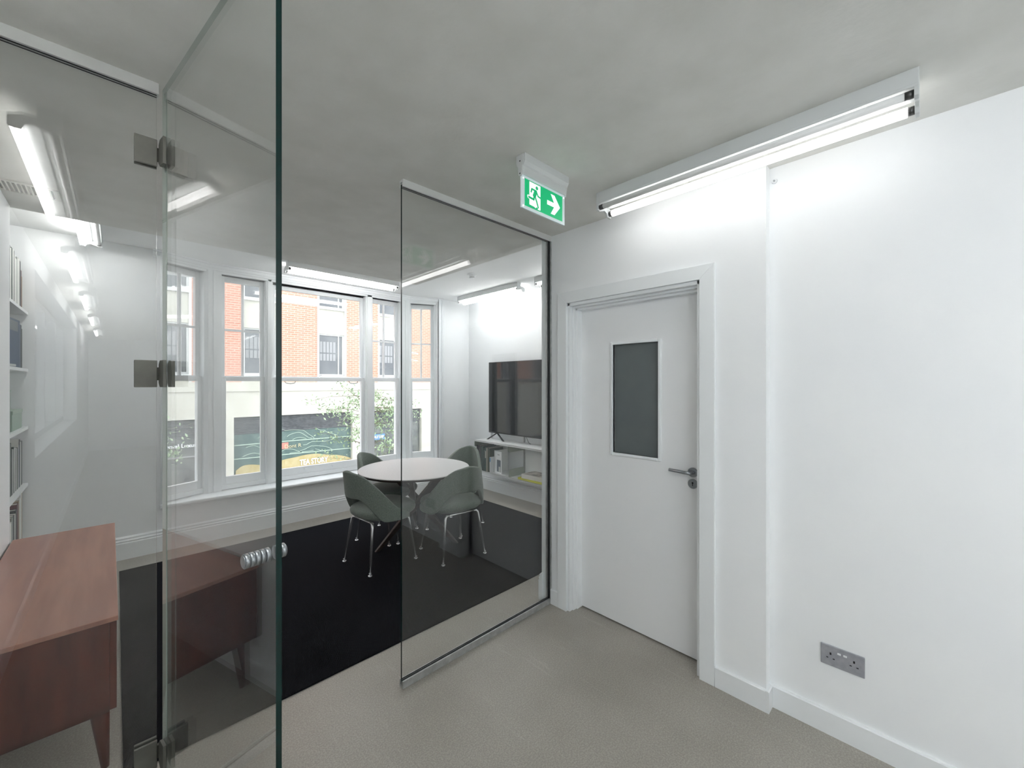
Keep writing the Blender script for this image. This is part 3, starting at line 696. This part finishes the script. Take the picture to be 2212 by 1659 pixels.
tv = thing('television', 'large black flat screen television on splayed feet on the shelf', 'television', (3.655,3.37,.742))
w2 = .836; zb_, zt_ = .098, 1.053
bm = BM(); bx(bm, .0,.028, -w2,w2, zb_,zt_); bx(bm, .028,.055, -w2*.7,w2*.7, zb_+.05,zt_-.35); obj('casing', bm, M_black, tv, bevel=.003)
box('screen', -.0015,0, -w2+.008,w2-.008, zb_+.016,zt_-.008, M_screen, tv)
text('screen_badge', 'lll', .018, (-.002,w2-.05,zb_+.028), M_white, tv, rot=(PI/2,0,-PI/2), ext=.0002) if False else None
for y_ in (w2-.16, -w2+.16):
    for s in (-1,1):
        bm = BM(); extr(bm, [(y_-.010,zb_+.004),(y_+.010,zb_+.004),(y_+(.20 if s>0 else -.12)+.012,.0),(y_+(.20 if s>0 else -.12)-.018,.0)], 'x', .004,.020)
        obj('foot', bm, M_black, tv, bevel=.001)
bm = BM(); tube(bm, [(.03,.17,zb_+.02),(.06,.14,.02),(.075,.12,.004)], .003, 8); obj('cable', bm, M_black, tv)

so = double_socket(XE-.030, 2.985, .165, -PI/2, 'white double socket with black plugs low under the television shelf', M_gloss, 'plug_socket')
for k, s in enumerate((-.039,.039)):
    pl = thing('power_plug', ('black mains plug with a curved lead, left one in the socket under the shelf','black mains plug beside the glass edge, right one in the socket under the shelf')[k], 'plug', (XE-.030,2.985-s,.165), -PI/2)
    bm = BM(); prism(bm, [(-.020,-.008),(.020,-.008),(.024,-.018),(.016,-.034),(-.016,-.034),(-.024,-.018)], -.022,.016); obj('plug_body', bm, M_black, pl, bevel=.003)
    bm = BM(); tube(bm, [(0,-.026,.014),(-.004,-.034,.03),(-.014,-.03,.06),(-.02,-.012,.09),(-.02,-.006,.14)], .0028, 8); obj('lead', bm, M_black, pl)

# ---------------------------------------------------------------- alcove shelves with books
al = thing('alcove_shelf_unit', 'white wall shelves full of books in the far left alcove', 'shelf', (-.79,4.245,0))
SZ = (2.055,1.62,1.18,.745,.31)
for z_ in SZ: box('shelf', .0,.31, -.590,.590, z_-.022,z_, M_shelf, al, bevel=.001)
for y_ in (-.40,.42): box('upright', .0,.012, y_-.01,y_+.01, .2,2.5, M_alu, al)
rnd = random.Random(3)
ordn = ['nearest the window wall','second from the window wall','third from the window wall','fourth from the window wall','fifth from the window wall','sixth from the window wall','seventh from the window wall','eighth from the window wall','ninth from the window wall','tenth from the window wall','eleventh from the window wall','twelfth from the window wall','thirteenth from the window wall','fourteenth from the window wall','fifteenth from the window wall','sixteenth from the window wall','seventeenth from the window wall','eighteenth from the window wall','nineteenth from the window wall','twentieth from the window wall']
def row(zi, z, specs, shelfname, y=4.80, x=-.505, near=False):
    for i,(cn,c_,t_,h_,d_) in enumerate(specs):
        y -= t_
        book_x('book', x+d_, -.22, y, t_-.003, z+.0005, h_, c_, '%s book on the %s, %s' % (cn, shelfname, ('next to it','second from it','third from it','fourth from it')[i] if near else ordn[i]), 'book', 'books on the %s' % shelfname)
    return y
W_=('white',(.78,.78,.74)); G_=('grey',(.36,.38,.36)); K_=('dark green',(.05,.075,.065)); R_=('maroon',(.12,.03,.035)); T_=('tan',(.42,.34,.24)); E_=('pale green',(.50,.60,.52)); B_=('navy',(.03,.06,.13)); D_=('charcoal',(.045,.05,.055))
def S_(c,t,h,d=0): return (c[0],c[1],t,h,d)
row(0, SZ[0], [S_(T_,.03,.26),S_(R_,.04,.30),S_(D_,.05,.36),S_(W_,.045,.37),S_(W_,.05,.36),S_(G_,.03,.36),S_(W_,.05,.34),S_(W_,.035,.36),S_(K_,.025,.38),S_(W_,.05,.38),S_(K_,.05,.38),S_(W_,.04,.37),S_(D_,.025,.38),S_(W_,.06,.36),S_(G_,.04,.36),S_(W_,.05,.37)], 'top alcove shelf')
y_ = row(1, SZ[1], [S_(K_,.03,.30,.0),S_(D_,.05,.325),S_(B_,.03,.325),S_(W_,.03,.33)], 'second alcove shelf')
nb = thing('cover_out_book', 'large navy blue book facing out on the second alcove shelf', 'book', (-.50,y_-.02,SZ[1]+.0005), math.radians(-4))
box('cover', -.03,0, -.36,.0, 0,.345, cover((.03,.06,.12)), nb, bevel=.002); box('cover_print', 0,.0006, -.33,-.05, .26,.33, cover((.12,.14,.15)), nb); box('cover_print', 0,.0006, -.25,-.10, .01,.025, cover((.5,.52,.5)), nb)
row(1, SZ[1], [S_(W_,.035,.36),S_(K_,.05,.36),S_(D_,.05,.36),S_(K_,.05,.36)], 'second alcove shelf beyond the navy book', y=y_-.40, near=True)
bxg = thing('storage_box', 'pale green storage box on the third alcove shelf', 'box', (-.62,4.53,SZ[2]+.0005))
bm = BM(); bx(bm, -.12,.12, -.20,.20, 0,.115); obj('box_body', bm, cover((.30,.40,.33)), bxg, bevel=.003)
bm = BM(); bx(bm, -.124,.124, -.204,.204, .115,.14); obj('lid', bm, cover((.36,.46,.38)), bxg, bevel=.003)
bx2 = thing('storage_box', 'tall dark green box file beside the storage box on the third alcove shelf', 'box', (-.62,4.20,SZ[2]+.0005))
box('box_body', -.12,.12, -.07,.07, 0,.27, cover((.20,.28,.23)), bx2, bevel=.003); box('lid', -.123,.123, -.073,.073, .27,.285, cover((.24,.32,.27)), bx2)
row(3, SZ[3], [S_(D_,.03,.33),S_(G_,.04,.33),S_(W_,.03,.33),S_(D_,.03,.35),S_(B_,.03,.31),S_(W_,.025,.36),S_(K_,.05,.30),S_(W_,.03,.30),S_(D_,.03,.30),S_(W_,.04,.31),S_(K_,.04,.32),S_(W_,.03,.31),S_(D_,.05,.31),S_(K_,.04,.36),S_(G_,.06,.36)], 'fourth alcove shelf')
row(4, SZ[4], [S_(T_,.03,.37),S_(W_,.05,.37),S_(W_,.05,.35),S_(T_,.04,.34),S_(R_,.07,.33),S_(D_,.05,.30),S_(W_,.04,.28),S_(D_,.06,.28),S_(G_,.06,.28),S_(W_,.06,.26),S_(K_,.06,.27),S_(W_,.06,.28)], 'lowest alcove shelf above the sideboard')

# ---------------------------------------------------------------- outside: street, building opposite, trees
YF = 17.0; ZS = -3.3
def pix(px, py, Y):
    t = (px-1106)/879; z_ = Y/(-.698*t+.716); return ((.716*t+.698)*z_, 1.51-(py-828)/879*z_)
struct('street_pavement', bx(BM(), -45,55, 5.6,40, ZS-.2,ZS), M_street, 'grey street paving below the window')
bd = thing('building', 'orange brick building with cream stone bays and shops across the street', 'building', (0,YF,ZS))
ZO = -ZS
cols = [.65+2.55*k for k in range(-8,14)]          # stone window bays 1.14 wide
cols = [c if c < 9 else c+.25 for c in cols]
TOPZ = 11.2
for i, c in enumerate(cols[:-1]):
    a, b = c+1.15, cols[i+1]
    bm = BM(); bx(bm, a,b, 0,.5, 1.55+ZO,TOPZ+ZO); o = obj('brick_pier', bm, M_brick, bd)
    if 3 < c < 4: box('string_course', a,b, -.02,.01, 4.56+ZO,4.70+ZO, M_wstone, bd)
for i, c in enumerate(cols):
    for fl in range(4):
        z0_, z1_ = 1.81+2.75*fl, 3.5+2.75*fl
        zn = 1.55 if fl == 0 else z0_-1.06
        box('stone_spandrel', c+.07,c+1.08, .03,.5, zn+ZO,z0_+ZO, M_stone, bd)
        for (q0,q1) in ((c,c+.07),(c+1.08,c+1.15)): 
            if fl == 0: box('pilaster_strip', q0,q1, -.03,.5, 1.55+ZO,TOPZ+ZO, M_wstone, bd)
        w_ = obj('window', bx(BM(), c+.07,c+1.08, .16,.22, z0_+ZO,z1_+ZO), M_wglass, bd)
        bm = BM(); ring(bm, c+.07,c+1.08, .10,.17, z0_+ZO,z1_+ZO, .05,.07,.05); bx(bm, c+.86,c+.90, .12,.17, z0_+ZO,z1_+ZO); obj('window_frame', bm, M_wstone, w_)
        box('sill', c+.03,c+1.12, -.05,.16, z0_-.07+ZO,z0_+ZO, M_wstone, w_)
        bm = BM()
        for q in range(5): bx(bm, c+.15+.13*q,c+.25+.13*q, .15,.165, z0_+.95+ZO,z1_-.30+ZO); bx(bm, c+.15+.13*q,c+.25+.13*q, .15,.165, z0_+.62+ZO,z0_+.90+ZO)
        obj('blind', bm, M_curt, w_)
box('stone_band', -25,36, -.06,.5, 1.22+ZO,1.55+ZO, M_stone, bd)
box('fascia', -25,36, -.02,.5, .31+ZO,1.22+ZO, M_stone, bd)
box('parapet', -25,36, -.1,.5, TOPZ+ZO,TOPZ+.4+ZO, M_stone, bd)
piers = [(-25,-8.0),(-3.4,-2.6),(1.95,2.97),(7.16,7.80),(10.5,12.2),(17,18),(24,36)]
for a,b in piers: box('stone_pier', a,b, -.02,.5, 0,.31+ZO, M_stone, bd)
for (a,b),(c_,d_) in zip(piers, piers[1:]):
    a, b = b, c_
    bm = BM(); z_ = .27
    while z_ > -.30: bx(bm, a,b, .12,.19, z_-.018+ZO,z_+ZO); z_ -= .052
    bx(bm, a,b, .19,.3, -.32+ZO,.31+ZO); lv = obj('louvre_band', bm, M_louv, bd); lv['kind'] = 'stuff'
    shopm = M_shopg if abs(a-2.97)<.01 else M_shopd
    box('shop_front', a,b, .16,.3, 0,-.32+ZO, shopm, bd)
# painted hoarding of the tea shop
mu = kids(bd)
hoard = [o for o in mu if o.name.startswith('shop_front') and o.data.materials[0] == M_shopg][0]
def cp(a, b): 
    x_, z_ = pix(600+a/11.64, 880+b/11.64, YF+.15); return x_, z_+ZO
def ribbon(bm, pts, w=.018, y0=.145, y1=.16):
    for (a,b),(c_,d_) in zip(pts, pts[1:]):
        v = Vector((c_-a,d_-b)); 
        if v.length < 1e-5: continue
        v.normalize(); nx, nz_ = -v.y*w/2, v.x*w/2
        extr(bm, [(a+nx,b+nz_),(a-nx,b-nz_),(c_-nx,d_-nz_),(c_+nx,d_+nz_)], 'y', y0, y1)
def spl(pts, n=6):
    out = []
    for i in range(len(pts)-1):
        p0, p1, p2, p3 = pts[max(i-1,0)], pts[i], pts[i+1], pts[min(i+2,len(pts)-1)]
        for k in range(n):
            t = k/n; out.append(tuple(.5*((2*p1[j])+(-p0[j]+p2[j])*t+(2*p0[j]-5*p1[j]+4*p2[j]-p3[j])*t*t+(-p0[j]+3*p1[j]-3*p2[j]+p3[j])*t**3) for j in (0,1)))
    return out+[pts[-1]]
bm = BM()
for L in ([(-300,600),(90,550),(200,585),(400,565),(600,570),(680,600),(760,660),(850,720),(920,775)],
          [(-500,780),(-350,660),(-200,640),(-50,760)],
          [(230,740),(300,690),(440,640),(540,630),(620,660),(700,710),(780,760),(860,770)], [(370,810),(460,770),(560,755),(640,765),(720,790)],
          [(940,500),(1020,550),(1090,575),(1180,580),(1230,620),(1300,640),(1500,700)], [(90,1110),(180,1060),(320,1045),(430,1070),(560,1110),(660,1130)],
          [(560,1085),(660,1060),(760,1010),(850,970),(900,975)], [(640,945),(720,935),(800,890),(880,860),(1000,860),(1200,850),(1300,830),(1400,790)],
          [(900,970),(1000,965),(1200,985),(1280,1010),(1370,1055)], [(-800,1010),(-600,960),(-400,1020),(-200,930),(0,1010)], [(-900,1250),(-600,1150),(-300,1240)],
          [(300,1155),(500,1120),(700,1110),(900,1075)], [(940,1040),(1050,1070),(1100,1085)]):
    ribbon(bm, spl([cp(*p) for p in L]))
for L in ([(-1200,975),(90,860),(1400,755),(1840,720)], [(-1200,1320),(90,1195),(1840,1020)]): ribbon(bm, [cp(*p) for p in L], .035)
obj('mural_line', bm, M_line, hoard, label='pale hill outlines painted on the hoarding')
hill = [cp(*p) for p in spl([(-60,1365),(90,1330),(250,1290),(450,1250),(650,1200),(820,1175),(1000,1165),(1150,1180),(1300,1190),(1500,1195),(1700,1230),(1830,1270)],4)]
bm = BM(); bot = cp(90,1700)[1]
for (a,b),(c_,d_) in zip(hill,hill[1:]): extr(bm, [(a,bot),(c_,bot),(c_,d_),(a,b)], 'y', .13,.15)
obj('painted_hill', bm, M_hill, hoard, label='yellow painted hill')
hill = [cp(*p) for p in spl([(-1060,1600),(-900,1480),(-700,1440),(-450,1450),(-300,1500)],4)]
bm = BM()
for (a,b),(c_,d_) in zip(hill,hill[1:]): extr(bm, [(a,bot-.2),(c_,bot-.2),(c_,d_),(a,b)], 'y', .13,.15)
obj('painted_hill', bm, M_hill, hoard, label='small yellow painted hill')
x_, z_ = cp(905,1350); text('lettering', 'TEA STORY', .30, (x_,.12,z_), M_white, hoard, ext=.008, sx=.68, bold=.006)
x_, z_ = cp(380,970); text('lettering', 'Dont R', .20, (x_,.14,z_), M_scrib, hoard, ext=.004)
x_, z_ = cp(165,965); box('red_panel', x_-.16,x_+.14, .14,.155, z_-.12,z_+.12, M_redp, hoard)
# neighbouring shops' signs
x_, z_ = pix(818,944,YF-.02); sg = box('shop_sign', x_-.30,x_+.30, -.0,.10, z_+ZO-.12,z_+ZO+.12, M_bluep, bd); text('lettering', 'SALT BEEF', .14, (x_,-.01,z_+ZO), M_white, sg, ext=.004, sx=.8, bold=.004)
x_, z_ = pix(403,964,YF); text('lettering', '| Oriental Luxury', .17, (x_-.25,.12,z_+ZO), M_white, bd, ext=.006, bold=.003)
bm = BM(); bx(bm, -.6,1.95, .12,.16, -.95+ZO,-.90+ZO); bx(bm, .55,.59, .12,.16, -2.6+ZO,-.92+ZO); bx(bm, -.6,.57, .12,.16, -1.9+ZO,-1.87+ZO); obj('shop_mullion', bm, M_curt, bd)

def tree(x, y, hgt, cr, cz0, cz1, seed, label, nleaf):
    r = thing('street_tree', label, 'tree', (x,y,ZS), 0); rn = random.Random(seed)
    bm = BM(); tube(bm, [(0,0,0),(.05,0,hgt*.4),(-.04,.05,hgt*.75),(0,0,hgt)], [.10,.085,.05,.015], 10); obj('trunk', bm, M_bark, r)
    bm = BM(); lf = BM()
    for b in range(46):
        z0_ = cz0-.25+(cz1-cz0)*rn.random()*.8; a = rn.random()*2*PI; L = cr*(.55+.55*rn.random())*(1-.35*abs((z0_-cz0)/(cz1-cz0)-.35)); el = .15+.5*rn.random()
        pts = [Vector((0,0,z0_))]; d = Vector((math.cos(a),math.sin(a),el)).normalized()
        for k in range(5):
            d = (d+Vector((rn.uniform(-.25,.25),rn.uniform(-.25,.25),rn.uniform(-.28,.05)))).normalized(); pts.append(pts[-1]+d*L/5)
        tube(bm, pts, [.010,.008,.006,.005,.004,.002], 5)
        for k in range(nleaf):
            q = rn.random()**.7; i = min(4,int(q*5)); p = pts[i].lerp(pts[i+1], q*5-i) + Vector([rn.gauss(0,.10) for _ in range(3)])
            u_ = Vector([rn.gauss(0,1) for _ in range(3)]).normalized(); v_ = u_.cross(Vector((rn.gauss(0,.5),rn.gauss(0,.5),1))).normalized(); s_ = .035+.03*rn.random()
            lf.faces.new([lf.verts.new(p+w) for w in (-u_*s_, v_*s_*.45+u_*s_*.1, u_*s_*1.2, -v_*s_*.45+u_*s_*.1)])
    obj('branch', bm, M_bark, r); l_ = obj('foliage', lf, M_leaf, r); l_['kind'] = 'stuff'
tree(5.62, 12.2, 4.7, 1.9, 2.5, 5.3, 5, 'leafy young street tree in front of the tea shop, seen through the wide window', 60)
tree(.15, 12.2, 4.6, 1.35, 2.9, 4.9, 9, 'leafy street tree seen through the angled left window', 34)
